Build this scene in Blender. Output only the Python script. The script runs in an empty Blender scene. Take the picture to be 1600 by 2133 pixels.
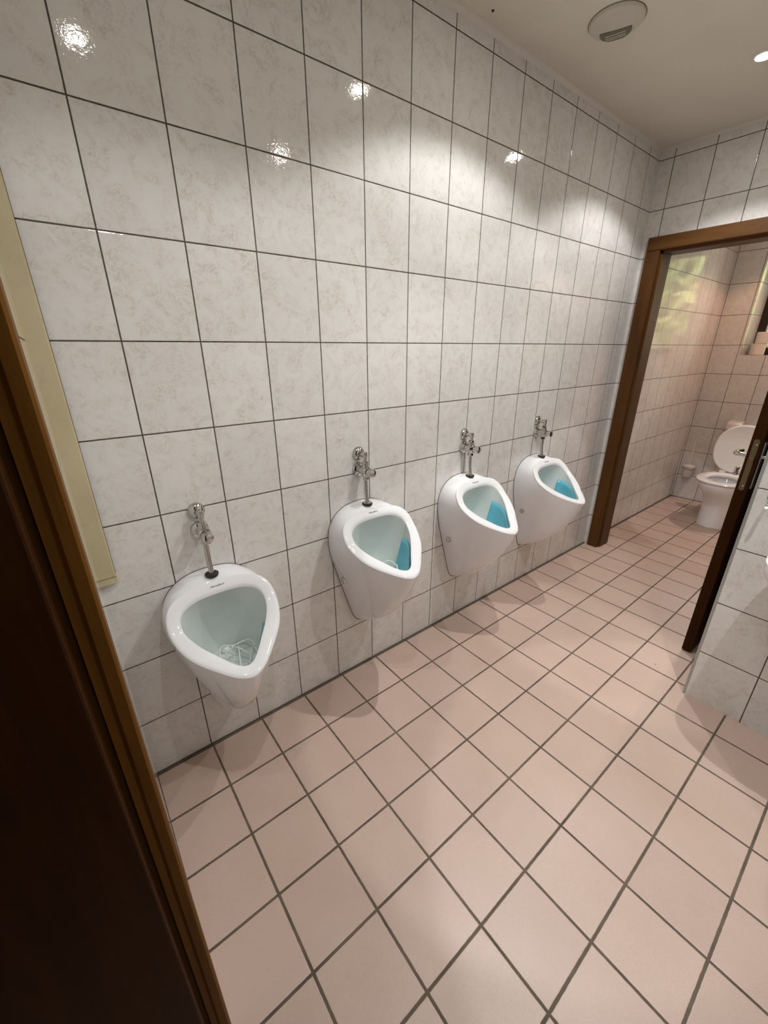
import bpy, bmesh, math, random
from mathutils import Vector, Matrix
random.seed(7)
PI = math.pi
scn = bpy.context.scene
COL = scn.collection

# ------------------------------------------------------------------ camera
R_ = [[0.7865394066832633, -0.617533505996219, -0.0028514393484722067],
      [-0.2320638750733404, -0.2912895769210022, -0.9280607416883495],
      [0.5722780090308253, 0.7306180611983268, -0.3724179493935724]]
cam = bpy.data.cameras.new('camera')
cam.sensor_fit = 'VERTICAL'
cam.sensor_height = 36.0
cam.lens = 36.0 * 848.4956 / 2133.0
cam.clip_start = 0.01
camo = bpy.data.objects.new('camera', cam)
COL.objects.link(camo)
camo.matrix_world = Matrix(((R_[0][0], -R_[1][0], -R_[2][0], -0.17455),
                            (R_[0][1], -R_[1][1], -R_[2][1], -1.34454),
                            (R_[0][2], -R_[1][2], -R_[2][2], 1.46351),
                            (0, 0, 0, 1)))
scn.camera = camo

# ------------------------------------------------------------------ view, world
scn.view_settings.view_transform = 'Standard'
scn.view_settings.look = 'None'
scn.view_settings.gamma = 1
scn.view_settings.use_curve_mapping = False
scn.view_settings.exposure = -0.52

w = bpy.data.worlds.new('world')
scn.world = w
w.use_nodes = True
wn = w.node_tree
bg = wn.nodes['Background']
bg.inputs[0].default_value = (1.0, 0.97, 0.88, 1)   # bright overcast daylight
bg.inputs[1].default_value = 13.0

# ceiling spotlights: position, power, colour (fixtures are built further down)
SPOTS = [((0.193, -0.96), 23, (0.985, 1.0, 0.99)),
         ((1.207, -0.589), 36, (0.985, 1.0, 0.99)),
         ((1.208, -1.406), 40, (0.985, 1.0, 0.99)),
         ((2.335, -0.578), 34, (0.99, 0.99, 1.0)),
         ((4.22, -0.86), 34, (1.0, 0.50, 0.31))]
SPOT_ANGLE = 126
SPOT_BLEND = 0.25
ZC = 2.532      # ceiling height
XW = 2.940      # partition with the toilet door
XE = 4.770      # far wall of the toilet room
XL = -0.197     # entrance wall
XR = 1.775      # projecting wall on the right
YR = -1.068
YB = -2.10

# ------------------------------------------------------------------ materials
class NT:
    def __init__(s, name):
        s.m = bpy.data.materials.new(name)
        s.m.use_nodes = True
        s.t = s.m.node_tree
        s.b = s.t.nodes['Principled BSDF']
        s.x = 0
    def n(s, typ, **kw):
        o = s.t.nodes.new(typ)
        for k, v in kw.items():
            setattr(o, k, v)
        return o
    def l(s, a, b):
        s.t.links.new(a, b)
    def math(s, op, a, b=None, c=None):
        o = s.n('ShaderNodeMath', operation=op)
        for i, v in enumerate((a, b, c)):
            if v is None: continue
            if isinstance(v, (int, float)): o.inputs[i].default_value = v
            else: s.l(v, o.inputs[i])
        return o.outputs[0]
    def mix(s, f, a, b):
        o = s.n('ShaderNodeMix', data_type='RGBA')
        for i, v in ((0, f), (6, a), (7, b)):
            if isinstance(v, (int, float)): o.inputs[i].default_value = v
            elif isinstance(v, tuple): o.inputs[i].default_value = (*v, 1) if len(v) == 3 else v
            else: s.l(v, o.inputs[i])
        return o.outputs[2]
    def ramp(s, f, p0, p1):
        o = s.n('ShaderNodeMapRange')
        o.inputs[1].default_value = p0; o.inputs[2].default_value = p1
        s.l(f, o.inputs[0])
        return o.outputs[0]
    def noise(s, vec, scale, detail=3, rough=0.5, dist=0.0):
        o = s.n('ShaderNodeTexNoise')
        o.inputs['Scale'].default_value = scale
        o.inputs['Detail'].default_value = detail
        o.inputs['Roughness'].default_value = rough
        o.inputs['Distortion'].default_value = dist
        if vec is not None: s.l(vec, o.inputs['Vector'])
        return o.outputs[0]
    def bump(s, h, strength, dist=0.001):
        o = s.n('ShaderNodeBump')
        o.inputs['Strength'].default_value = strength
        o.inputs['Distance'].default_value = dist
        s.l(h, o.inputs['Height'])
        s.l(o.outputs[0], s.b.inputs['Normal'])
        return o

def simple(name, col, rough=0.5, metal=0.0, **kw):
    t = NT(name)
    t.b.inputs['Base Color'].default_value = (*col, 1)
    t.b.inputs['Roughness'].default_value = rough
    t.b.inputs['Metallic'].default_value = metal
    for k, v in kw.items():
        t.b.inputs[k].default_value = v
    return t.m

def tile_mat(name, ax, u0, pu, v_ax, v0, pv, gw, base, tint, grout, rough, seed, floor=False, vein=(0.50, 0.42, 0.36), relief=0.55):
    """glazed tiles laid on a grid in world metres: joints at u0 + k*pu and v0 + k*pv"""
    t = NT(name)
    geo = t.n('ShaderNodeNewGeometry')
    sep = t.n('ShaderNodeSeparateXYZ')
    t.l(geo.outputs['Position'], sep.inputs[0])
    U = sep.outputs[ax]; V = sep.outputs[v_ax]
    masks = []; ids = []
    for S, o, p in ((U, u0, pu), (V, v0, pv)):
        q = t.math('DIVIDE', t.math('SUBTRACT', S, o), p)
        fl = t.math('FLOOR', q)
        fr = t.math('SUBTRACT', q, fl)
        dist = t.math('MULTIPLY', t.math('SUBTRACT', 0.5, t.math('ABSOLUTE', t.math('SUBTRACT', fr, 0.5))), p)
        masks.append(dist); ids.append(fl)
    d = t.math('MINIMUM', masks[0], masks[1])
    # wobble of the joint edge
    nz = t.noise(geo.outputs['Position'], 60, 2)
    d2 = t.math('ADD', d, t.math('MULTIPLY', t.math('SUBTRACT', nz, 0.5), gw * 0.25))
    joint = t.n('ShaderNodeMapRange')
    joint.inputs[1].default_value = gw * 0.5 - 0.0003
    joint.inputs[2].default_value = gw * 0.5 + 0.0004
    joint.inputs[3].default_value = 1; joint.inputs[4].default_value = 0
    t.l(d2, joint.inputs[0]); J = joint.outputs[0]
    comb = t.n('ShaderNodeCombineXYZ')
    t.l(ids[0], comb.inputs[0]); t.l(ids[1], comb.inputs[1]); comb.inputs[2].default_value = seed
    wn_ = t.n('ShaderNodeTexWhiteNoise'); wn_.noise_dimensions = '3D'
    t.l(comb.outputs[0], wn_.inputs['Vector'])
    off = t.n('ShaderNodeVectorMath', operation='SCALE')
    t.l(wn_.outputs['Color'], off.inputs[0]); off.inputs['Scale'].default_value = 9.0
    add = t.n('ShaderNodeVectorMath', operation='ADD')
    t.l(geo.outputs['Position'], add.inputs[0]); t.l(off.outputs[0], add.inputs[1])
    P = add.outputs[0]
    if not floor:
        n1 = t.noise(P, 16, 5, 0.62, 1.2)
        n2 = t.noise(P, 42, 5, 0.7, 0.8)
        v1 = t.math('ABSOLUTE', t.math('SUBTRACT', n2, 0.5))
        veins = t.n('ShaderNodeMapRange'); veins.inputs[1].default_value = 0.0; veins.inputs[2].default_value = 0.05
        veins.inputs[3].default_value = 1; veins.inputs[4].default_value = 0
        t.l(v1, veins.inputs[0])
        patch = t.ramp(n1, 0.44, 0.66)
        vm = t.math('MULTIPLY', t.math('MULTIPLY', veins.outputs[0], patch), 0.60)
        c = t.mix(t.math('MULTIPLY', t.ramp(n1, 0.35, 0.7), 0.75), base, tint)
        c = t.mix(vm, c, vein)
    else:
        n1 = t.noise(geo.outputs['Position'], 3.2, 4, 0.6)
        n2 = t.noise(P, 220, 2, 0.6)
        c = t.mix(t.ramp(n1, 0.3, 0.7), base, tint)
        c = t.mix(t.math('MULTIPLY', t.ramp(n2, 0.35, 0.75), 0.16), c, (0.34, 0.23, 0.19))
        # small dirt specks
        vo = t.n('ShaderNodeTexVoronoi'); vo.inputs['Scale'].default_value = 2.3
        t.l(geo.outputs['Position'], vo.inputs['Vector'])
        sp = t.n('ShaderNodeMapRange'); sp.inputs[1].default_value = 0.006; sp.inputs[2].default_value = 0.011
        sp.inputs[3].default_value = 0.8; sp.inputs[4].default_value = 0
        t.l(vo.outputs['Distance'], sp.inputs[0])
        c = t.mix(sp.outputs[0], c, (0.06, 0.04, 0.03))
    var = t.math('ADD', t.math('MULTIPLY', wn_.outputs['Value'], 0.06 if not floor else 0.08), 0.95)
    hs = t.n('ShaderNodeHueSaturation'); t.l(c, hs.inputs['Color']); t.l(var, hs.inputs['Value'])
    gn = t.noise(geo.outputs['Position'], 9, 3)
    gcol = t.mix(t.ramp(gn, 0.3, 0.75), grout, tuple(g * 2.1 for g in grout))
    c = t.mix(J, hs.outputs[0], gcol)
    t.l(c, t.b.inputs['Base Color'])
    rr = t.n('ShaderNodeMapRange'); rr.inputs[3].default_value = rough; rr.inputs[4].default_value = 0.75
    t.l(J, rr.inputs[0]); t.l(rr.outputs[0], t.b.inputs['Roughness'])
    prof = t.n('ShaderNodeMapRange'); prof.inputs[1].default_value = gw * 0.35; prof.inputs[2].default_value = gw * 0.5 + 0.0016
    t.l(d2, prof.inputs[0])
    if floor:
        grain = t.noise(geo.outputs['Position'], 500, 2)
        h = t.math('ADD', prof.outputs[0], t.math('MULTIPLY', grain, 0.12))
        t.bump(h, 0.5, 0.0012)
    else:
        peel = t.noise(P, 130, 2, 0.5)
        wave = t.noise(P, 9, 1, 0.5)
        h = t.math('ADD', prof.outputs[0], t.math('ADD', t.math('MULTIPLY', peel, 0.30), t.math('MULTIPLY', wave, 0.35)))
        t.bump(h, relief, 0.0010)
    return t.m

def wood_mat(name, c1, c2, knot, axis=2, rough=0.55, scale=1.0):
    t = NT(name)
    tc = t.n('ShaderNodeTexCoord')
    mp = t.n('ShaderNodeMapping')
    s = [14 * scale] * 3; s[axis] = 1.1 * scale
    mp.inputs['Scale'].default_value = s
    t.l(tc.outputs['Object'], mp.inputs[0])
    n1 = t.noise(mp.outputs[0], 2.2, 5, 0.6, 0.6)
    n2 = t.noise(mp.outputs[0], 9, 3, 0.6)
    mp2 = t.n('ShaderNodeMapping'); s2 = [6.0] * 3; s2[axis] = 2.6
    mp2.inputs['Scale'].default_value = s2
    t.l(tc.outputs['Object'], mp2.inputs[0])
    vo = t.n('ShaderNodeTexVoronoi'); vo.inputs['Scale'].default_value = 1.0
    t.l(mp2.outputs[0], vo.inputs['Vector'])
    kn = t.n('ShaderNodeMapRange'); kn.inputs[1].default_value = 0.05; kn.inputs[2].default_value = 0.13
    kn.inputs[3].default_value = 0.85; kn.inputs[4].default_value = 0
    t.l(vo.outputs['Distance'], kn.inputs[0])
    c = t.mix(t.ramp(n1, 0.3, 0.7), c1, c2)
    c = t.mix(t.math('MULTIPLY', t.ramp(n2, 0.5, 0.8), 0.3), c, knot)
    c = t.mix(kn.outputs[0], c, knot)
    t.l(c, t.b.inputs['Base Color'])
    t.b.inputs['Roughness'].default_value = rough
    t.bump(n2, 0.12, 0.001)
    t.b.inputs['Specular IOR Level'].default_value = 0.3
    return t.m

WT = (0.76, 0.745, 0.715); WT2 = (0.71, 0.67, 0.645); GR = (0.046, 0.036, 0.023)
H = 0.24834; Z0 = 1.48342
M = {}
M['tile_y'] = tile_mat('wall_tile_urinal_wall', 0, 0.0, 0.2, 2, Z0, H, 0.0037, WT, WT2, GR, 0.05, 1.0)
M['tile_xp'] = tile_mat('wall_tile_partition', 1, -0.078, 0.1995, 2, Z0, H, 0.0037, WT, WT2, GR, 0.05, 2.0)
M['tile_xe'] = tile_mat('wall_tile_toilet_end', 1, -0.013, 0.2, 2, Z0, H, 0.0037, WT, WT2, GR, 0.05, 3.0)
M['tile_xr'] = tile_mat('wall_tile_basin_wall', 1, -1.0735, 0.2, 2, Z0, H, 0.0037, WT, WT2, GR, 0.05, 4.0)
M['tile_xl'] = tile_mat('wall_tile_entrance', 1, -0.01, 0.2, 2, Z0, H, 0.0037, WT, WT2, GR, 0.05, 5.0)
M['tile_wc'] = tile_mat('wall_tile_toilet_side', 0, 3.538, 0.2015, 2, Z0, H, 0.0037, WT, WT2, GR, 0.04, 6.0, relief=0.22)
M['floor'] = tile_mat('floor_tile', 0, 0.00364, 0.20272, 1, -0.01057, 0.20272, 0.0075,
                      (0.60, 0.455, 0.382), (0.55, 0.405, 0.335), (0.080, 0.060, 0.042), 0.38, 7.0, floor=True)

t = NT('ceiling_plaster')
g = t.n('ShaderNodeNewGeometry')
cn = t.noise(g.outputs['Position'], 4, 3)
t.l(t.mix(t.ramp(cn, 0.3, 0.7), (0.77, 0.735, 0.65), (0.73, 0.69, 0.60)), t.b.inputs['Base Color'])
t.b.inputs['Roughness'].default_value = 0.7
t.bump(t.noise(g.outputs['Position'], 45, 4), 0.35, 0.002)
M['ceiling'] = t.m
t = NT('plaster_cove'); g = t.n('ShaderNodeNewGeometry')
t.b.inputs['Base Color'].default_value = (0.70, 0.655, 0.60, 1); t.b.inputs['Roughness'].default_value = 0.6
t.bump(t.noise(g.outputs['Position'], 60, 3), 0.4, 0.002)
M['cove'] = t.m

M['wood_entry'] = wood_mat('stained_pine_entry', (0.150, 0.062, 0.008), (0.105, 0.040, 0.005), (0.035, 0.010, 0.003))
M['wood_entry'].node_tree.nodes['Principled BSDF'].inputs['Specular IOR Level'].default_value = 0.1
M['wood'] = wood_mat('stained_pine', (0.105, 0.040, 0.004), (0.070, 0.024, 0.003), (0.022, 0.006, 0.002))
M['wood_h'] = wood_mat('stained_pine_header', (0.125, 0.050, 0.006), (0.085, 0.031, 0.004), (0.025, 0.007, 0.002), axis=1)
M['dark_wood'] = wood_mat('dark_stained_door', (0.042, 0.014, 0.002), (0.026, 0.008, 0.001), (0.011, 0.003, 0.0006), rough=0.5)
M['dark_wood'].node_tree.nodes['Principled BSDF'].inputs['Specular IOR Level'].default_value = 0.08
M['window_wood'] = wood_mat('dark_window_wood', (0.035, 0.020, 0.018), (0.025, 0.014, 0.013), (0.01, 0.006, 0.005), rough=0.4)

t = NT('white_ceramic')
t.b.inputs['Base Color'].default_value = (0.86, 0.865, 0.89, 1)
t.b.inputs['Roughness'].default_value = 0.07
t.b.inputs['Coat Weight'].default_value = 0.5
t.b.inputs['Coat Roughness'].default_value = 0.03
g = t.n('ShaderNodeNewGeometry')
t.bump(t.noise(g.outputs['Position'], 22, 2), 0.10, 0.002)
M['ceramic'] = t.m
t = NT('basin_shade_tint')  # urinal interior: shade and blue bounce mixed into the ceramic colour
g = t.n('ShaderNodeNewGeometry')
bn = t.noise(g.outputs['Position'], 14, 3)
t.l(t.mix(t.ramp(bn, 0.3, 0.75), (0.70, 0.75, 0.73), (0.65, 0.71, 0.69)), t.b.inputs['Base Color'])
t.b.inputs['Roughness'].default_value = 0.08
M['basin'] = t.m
M['chrome'] = simple('chrome', (0.60, 0.59, 0.57), 0.06, 1.0)
M['satin'] = simple('satin_metal', (0.55, 0.54, 0.50), 0.35, 1.0)
M['brass'] = simple('dull_brass_plate', (0.17, 0.13, 0.065), 0.45, 0.7)
M['rubber'] = simple('black_rubber', (0.012, 0.012, 0.012), 0.5)
M['gasket'] = simple('dark_gasket', (0.10, 0.085, 0.075), 0.8)
M['ink'] = simple('printed_lettering', (0.12, 0.12, 0.13), 0.5)
M['wire'] = simple('white_plastic_wire', (0.80, 0.86, 0.82), 0.3)
M['blue'] = simple('blue_gel_screen', (0.13, 0.48, 0.62), 0.12)
M['white_plastic'] = simple('white_plastic', (0.78, 0.76, 0.73), 0.3)
M['seat_plastic'] = simple('seat_plastic', (0.80, 0.78, 0.76), 0.16)
M['lamp_ring'] = simple('white_lamp_ring', (0.75, 0.73, 0.70), 0.35)
M['vent_dark'] = simple('vent_opening', (0.17, 0.16, 0.11), 0.7)
M['vent_disc'] = simple('vent_disc_plastic', (0.60, 0.565, 0.50), 0.45)
M['paper'] = simple('toilet_paper', (0.72, 0.66, 0.62), 0.9)
M['card'] = simple('cardboard_core', (0.30, 0.22, 0.15), 0.9)
M['trim_metal'] = simple('aluminium_edge', (0.42, 0.43, 0.41), 0.4, 0.6)
t = NT('cream_paint')
g = t.n('ShaderNodeNewGeometry')
a = t.noise(g.outputs['Position'], 7, 4); b = t.noise(g.outputs['Position'], 40, 4)
cc = t.mix(t.ramp(a, 0.3, 0.75), (0.55, 0.48, 0.30), (0.47, 0.40, 0.24))
cc = t.mix(t.math('MULTIPLY', t.ramp(b, 0.6, 0.8), 0.35), cc, (0.25, 0.20, 0.13))
t.l(cc, t.b.inputs['Base Color']); t.b.inputs['Roughness'].default_value = 0.55
M['cream'] = t.m
M['dirt'] = simple('worn_edge', (0.10, 0.08, 0.06), 0.9)
M['corridor'] = simple('corridor_paint', (0.10, 0.11, 0.11), 0.8)
M['leaf'] = simple('leaf_green', (0.26, 0.31, 0.11), 0.6)
M['bark'] = simple('tree_bark', (0.10, 0.07, 0.05), 0.9)
M['grass'] = simple('grass_ground', (0.14, 0.22, 0.06), 0.9)
t = NT('lamp_lens')
e = t.b
e.inputs['Base Color'].default_value = (0.9, 0.9, 0.9, 1)
e.inputs['Emission Color'].default_value = (1.0, 0.95, 0.86, 1)
e.inputs['Emission Strength'].default_value = 300
M['lens'] = t.m
# window glass: clear pane with a fresnel reflection
t = NT('window_glass')
tr = t.n('ShaderNodeBsdfTransparent'); gl = t.n('ShaderNodeBsdfGlossy'); gl.inputs['Roughness'].default_value = 0.02
fr = t.n('ShaderNodeFresnel'); fr.inputs[0].default_value = 1.45
mx = t.n('ShaderNodeMixShader')
t.l(fr.outputs[0], mx.inputs[0]); t.l(tr.outputs[0], mx.inputs[1]); t.l(gl.outputs[0], mx.inputs[2])
t.l(mx.outputs[0], t.t.nodes['Material Output'].inputs[0])
M['glass'] = t.m

# ------------------------------------------------------------------ helpers
def link(name, bm, mat, parent=None, smooth=True, loc=(0, 0, 0)):
    me = bpy.data.meshes.new(name)
    bmesh.ops.recalc_face_normals(bm, faces=bm.faces[:])
    bm.to_mesh(me); bm.free()
    if mat: me.materials.append(mat)
    if smooth:
        me.polygons.foreach_set('use_smooth', [True] * len(me.polygons))
        try: me.set_sharp_from_angle(angle=math.radians(38))
        except Exception: pass
    o = bpy.data.objects.new(name, me)
    COL.objects.link(o)
    o.location = loc
    if parent: o.parent = parent
    return o

def empty(name, loc, rz=0):
    o = bpy.data.objects.new(name, None)
    o.empty_display_size = 0.05
    COL.objects.link(o); o.location = loc; o.rotation_euler = (0, 0, rz)
    return o

def tag(o, label=None, cat=None, group=None, kind=None):
    if label: o['label'] = label
    if cat: o['category'] = cat
    if group: o['group'] = group
    if kind: o['kind'] = kind
    return o

def box(bm, x0, x1, y0, y1, z0, z1, bev=0.0):
    vs = [bm.verts.new((x, y, z)) for x in (x0, x1) for y in (y0, y1) for z in (z0, z1)]
    f = [(0, 1, 3, 2), (4, 6, 7, 5), (0, 4, 5, 1), (2, 3, 7, 6), (0, 2, 6, 4), (1, 5, 7, 3)]
    fs = [bm.faces.new([vs[i] for i in q]) for q in f]
    if bev:
        es = list({e for q in fs for e in q.edges})
        bmesh.ops.bevel(bm, geom=es, offset=bev, segments=2, profile=0.5, affect='EDGES')
    return bm

def bx(*a, bev=0.0):
    return box(bmesh.new(), *a, bev=bev)

def lathe(bm, prof, axis='z', c=(0, 0, 0), n=32, cap=True):
    """prof: list of (radius, height)"""
    rings = []
    for r, h in prof:
        ring = []
        for i in range(n):
            a = 2 * PI * i / n
            p = {'z': (r * math.cos(a), r * math.sin(a), h),
                 'y': (r * math.cos(a), -h, r * math.sin(a)),
                 'x': (h, r * math.cos(a), r * math.sin(a))}[axis]
            ring.append(bm.verts.new((p[0] + c[0], p[1] + c[1], p[2] + c[2])))
        rings.append(ring)
    for A, B in zip(rings, rings[1:]):
        for i in range(n):
            bm.faces.new((A[i], A[(i + 1) % n], B[(i + 1) % n], B[i]))
    if cap:
        bm.faces.new(rings[0]); bm.faces.new(rings[-1])
    return bm

def tube(bm, pts, r, n=12, closed=False):
    pts = [Vector(p) for p in pts]
    m = len(pts); rings = []
    nrm = None
    for i, p in enumerate(pts):
        if closed: tg = (pts[(i + 1) % m] - pts[i - 1]).normalized()
        else: tg = (pts[min(i + 1, m - 1)] - pts[max(i - 1, 0)]).normalized()
        if nrm is None:
            nrm = tg.orthogonal().normalized()
        nrm = (nrm - tg * nrm.dot(tg)).normalized()
        b = tg.cross(nrm)
        rr = r[i] if isinstance(r, (list, tuple)) else r
        rings.append([bm.verts.new(p + (nrm * math.cos(2 * PI * k / n) + b * math.sin(2 * PI * k / n)) * rr) for k in range(n)])
    rng = range(m) if closed else range(m - 1)
    for i in rng:
        A, B = rings[i], rings[(i + 1) % m]
        for k in range(n):
            bm.faces.new((A[k], A[(k + 1) % n], B[(k + 1) % n], B[k]))
    if not closed:
        bm.faces.new(rings[0]); bm.faces.new(rings[-1])
    return bm

def grid(bm, rings, closed=True):
    vs = [[bm.verts.new(p) for p in r] for r in rings]
    for A, B in zip(vs, vs[1:]):
        n = len(A)
        for i in range(n if closed else n - 1):
            bm.faces.new((A[i], A[(i + 1) % n], B[(i + 1) % n], B[i]))
    return vs

def catmull(P, n, mirror=False):
    """resample an open chain of tuples evenly by key index"""
    P = [Vector(p) for p in P]; out = []
    for k in range(n + 1):
        t_ = k / n * (len(P) - 1); i = min(int(t_), len(P) - 2); f = t_ - i
        p0 = P[i - 1] if i > 0 else (Vector((-P[1].x, P[1].y, P[1].z)) if mirror else P[0] * 2 - P[1])
        p1, p2 = P[i], P[i + 1]
        p3 = P[i + 2] if i + 2 < len(P) else (Vector((-P[-2].x, P[-2].y, P[-2].z)) if mirror else P[-1] * 2 - P[-2])
        out.append(0.5 * ((2 * p1) + (-p0 + p2) * f + (2 * p0 - 5 * p1 + 4 * p2 - p3) * f * f + (-p0 + 3 * p1 - 3 * p2 + p3) * f ** 3))
    return out

def prism(bm, poly, z0, z1):
    a = [bm.verts.new((x, y, z0)) for x, y in poly]
    b = [bm.verts.new((x, y, z1)) for x, y in poly]
    n = len(poly)
    for i in range(n): bm.faces.new((a[i], a[(i + 1) % n], b[(i + 1) % n], b[i]))
    bm.faces.new(a); bm.faces.new(b)
    return bm

def structure(name, bm, mat, smooth=False):
    return tag(link(name, bm, mat, smooth=smooth), kind='structure')

# ------------------------------------------------------------------ room shell
structure('floor', bx(-1.9, 5.2, -2.2, 0.1, -0.10, 0.0), M['floor'])
structure('ceiling', bx(-1.9, 5.2, -2.2, 0.1, ZC, ZC + 0.12), M['ceiling'])
structure('wall_left', bx(XL - 0.12, XW + 0.06, 0.0, 0.12, 0, ZC), M['tile_y'])
structure('wall_toilet_left', bx(XW + 0.06, XE + 0.45, 0.0, 0.12, 0, ZC), M['tile_wc'])

def wall_x(name, x0, x1, ya, yb, oy0, oy1, oz0, oz1, mat):
    """wall slab with one opening oy0..oy1, oz0..oz1 (ya > yb)"""
    bm = bmesh.new()
    box(bm, x0, x1, oy1, ya, 0, ZC)
    box(bm, x0, x1, yb, oy0, 0, ZC)
    box(bm, x0, x1, oy0, oy1, oz1, ZC)
    if oz0 > 0: box(bm, x0, x1, oy0, oy1, 0, oz0)
    return structure(name, bm, mat)

wall_x('wall_far', XW, XW + 0.12, 0.0, -1.2, -1.012, -0.075, 0, 2.045, M['tile_xp'])
structure('wall_right', bx(XR, XW, YB, YR, 0, ZC), M['tile_xr'])
structure('wall_behind', bx(XL - 0.12, XR, YB - 0.1, YB, 0, ZC), M['tile_y'])
structure('wall_toilet_right', bx(XW + 0.12, XE + 0.45, -1.45, -1.35, 0, ZC), M['tile_wc'])
wall_x('wall_entrance', XL - 0.12, XL, 0.0, YB, -1.812, -0.863, 0, 2.045, M['tile_xl'])
wall_x('wall_toilet_end', XE, XE + 0.40, 0.0, -1.35, -1.15, -0.228, 1.40, 2.36, M['tile_xe'])
# dark corridor the photograph is taken from
bm = bmesh.new()
box(bm, -1.9, -1.8, -2.1, 0, 0, ZC); box(bm, -1.8, XL - 0.12, -0.1, 0, 0, ZC); box(bm, -1.8, XL - 0.12, -2.1, -2.0, 0, ZC)
structure('wall_corridor', bm, M['corridor'])

# plaster cove between wall tiles and ceiling
def cove(name, p0, p1, inward):
    bm = bmesh.new(); rows = []
    for P in (p0, p1):
        row = []
        for k in range(7):
            a = k / 6 * PI / 2
            off = 0.022 * (1 - math.cos(a)); dz = 0.016 * (1 - math.sin(a))
            row.append(bm.verts.new((P[0] + inward[0] * off, P[1] + inward[1] * off, ZC - dz)))
        row.append(bm.verts.new((P[0], P[1], ZC)))
        rows.append(row)
    n = len(rows[0])
    for i in range(n): bm.faces.new((rows[0][i], rows[0][(i + 1) % n], rows[1][(i + 1) % n], rows[1][i]))
    bm.faces.new(rows[0]); bm.faces.new(rows[1])
    structure(name, bm, M['cove'], smooth=False)
cove('trim_1', (XL, 0), (XW, 0), (0, -1))
cove('trim_2', (XW, 0), (XW, YR), (-1, 0))

# cream pipe cover in the corner, with a broken lower end
bm = bmesh.new()
prism(bm, [(XL, 0), (-0.152, 0), (-0.152, -0.014), (-0.156, -0.018), (XL, -0.018)], 0.835, ZC)
tag(link('trim_3', bm, M['cream'], smooth=False), kind='structure')
bm = bmesh.new()
prism(bm, [(XL, 0), (-0.150, 0), (-0.151, -0.012), (-0.170, -0.017), (XL, -0.015)], 0.812, 0.833)
tag(link('trim_4', bm, M['cream'], smooth=False), kind='structure')
bm = bmesh.new()
prism(bm, [(XL, -0.001), (-0.1535, -0.001), (-0.1535, -0.0165), (XL, -0.0165)], 0.8335, 0.8345)
box(bm, -0.1515, -0.1508, -0.010, 0.0, 0.84, ZC)
structure('trim_5', bm, M['dirt'])
# grey metal edge strip on the corner of the right-hand wall
bm = bmesh.new()
box(bm, XR - 0.0015, XR + 0.012, YR - 0.0075, YR + 0.002, 0.0, ZC)
structure('trim_6', bm, M['trim_metal'])
# dark silicone joint where wall meets floor
bm = bmesh.new()
prism(bm, [(XL, 0), (XL, -0.006), (XW, -0.006), (XW, 0)], 0, 0.004)
structure('trim_7', bm, M['dirt'])
bm = bmesh.new(); prism(bm, [(XW + 0.13, 0), (XW + 0.13, -0.006), (XE - 0.006, -0.006), (XE - 0.006, -1.3), (XE, -1.3), (XE, 0)], 0, 0.004)
structure('trim_8', bm, M['dirt'])

# ------------------------------------------------------------------ door_1: frame to the toilet room with its open leaf
d1 = tag(empty('door_1', (XW, -0.54, 0)), kind='structure')
def child(name, bm, mat, parent, smooth=True, world=True):
    """parts are modelled in world metres; shift them into the parent's frame"""
    o = link(name, bm, mat, smooth=smooth)
    pm = parent.matrix_world if parent.parent is None else None
    loc = Vector(parent.location)
    rz = parent.rotation_euler.z
    if parent.parent: loc = loc + Vector(parent.parent.location); rz += parent.parent.rotation_euler.z
    inv = (Matrix.Translation(loc) @ Matrix.Rotation(rz, 4, 'Z')).inverted()
    o.data.transform(inv)
    o.parent = parent
    return o
XF = XW - 0.022     # front face of the architrave
# left jamb : architrave + lining + stop
def jamb_poly(yo, yi, s):
    # s=+1 left jamb (outer edge at larger y); profile in plan
    return [(XF, yo), (XF, yi + s * 0.006), (XF + 0.006, yi), (XF + 0.030, yi), (XF + 0.030, yi - s * 0.013),
            (XW + 0.135, yi - s * 0.013), (XW + 0.135, yo), (XW + 0.121, yo), (XW + 0.121, yi + s * 0.02), (XW - 0.0005, yi + s * 0.02), (XW - 0.0005, yo)]
bm = bmesh.new(); prism(bm, jamb_poly(-0.036, -0.111, 1), 0, 2.012)
child('side_jamb', bm, M['wood'], d1, smooth=False)
bm = bmesh.new(); prism(bm, jamb_poly(-1.052, -0.977, -1), 0, 2.012)
child('side_jamb', bm, M['wood'], d1, smooth=False)
# header
bm = bmesh.new()
zo, zi = 2.086, 2.012
pr = [(XF, zo), (XF, zi + 0.006), (XF + 0.006, zi), (XF + 0.030, zi), (XF + 0.030, zi - 0.013), (XW + 0.135, zi - 0.013), (XW + 0.135, zo), (XW + 0.121, zo), (XW + 0.121, zi + 0.02), (XW - 0.0005, zi + 0.02), (XW - 0.0005, zo)]
a = [bm.verts.new((x, -0.036, z)) for x, z in pr]; b = [bm.verts.new((x, -1.052, z)) for x, z in pr]
for i in range(len(pr)): bm.faces.new((a[i], a[(i + 1) % len(pr)], b[(i + 1) % len(pr)], b[i]))
bm.faces.new(a); bm.faces.new(b)
child('header', bm, M['wood_h'], d1, smooth=False)
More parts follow.
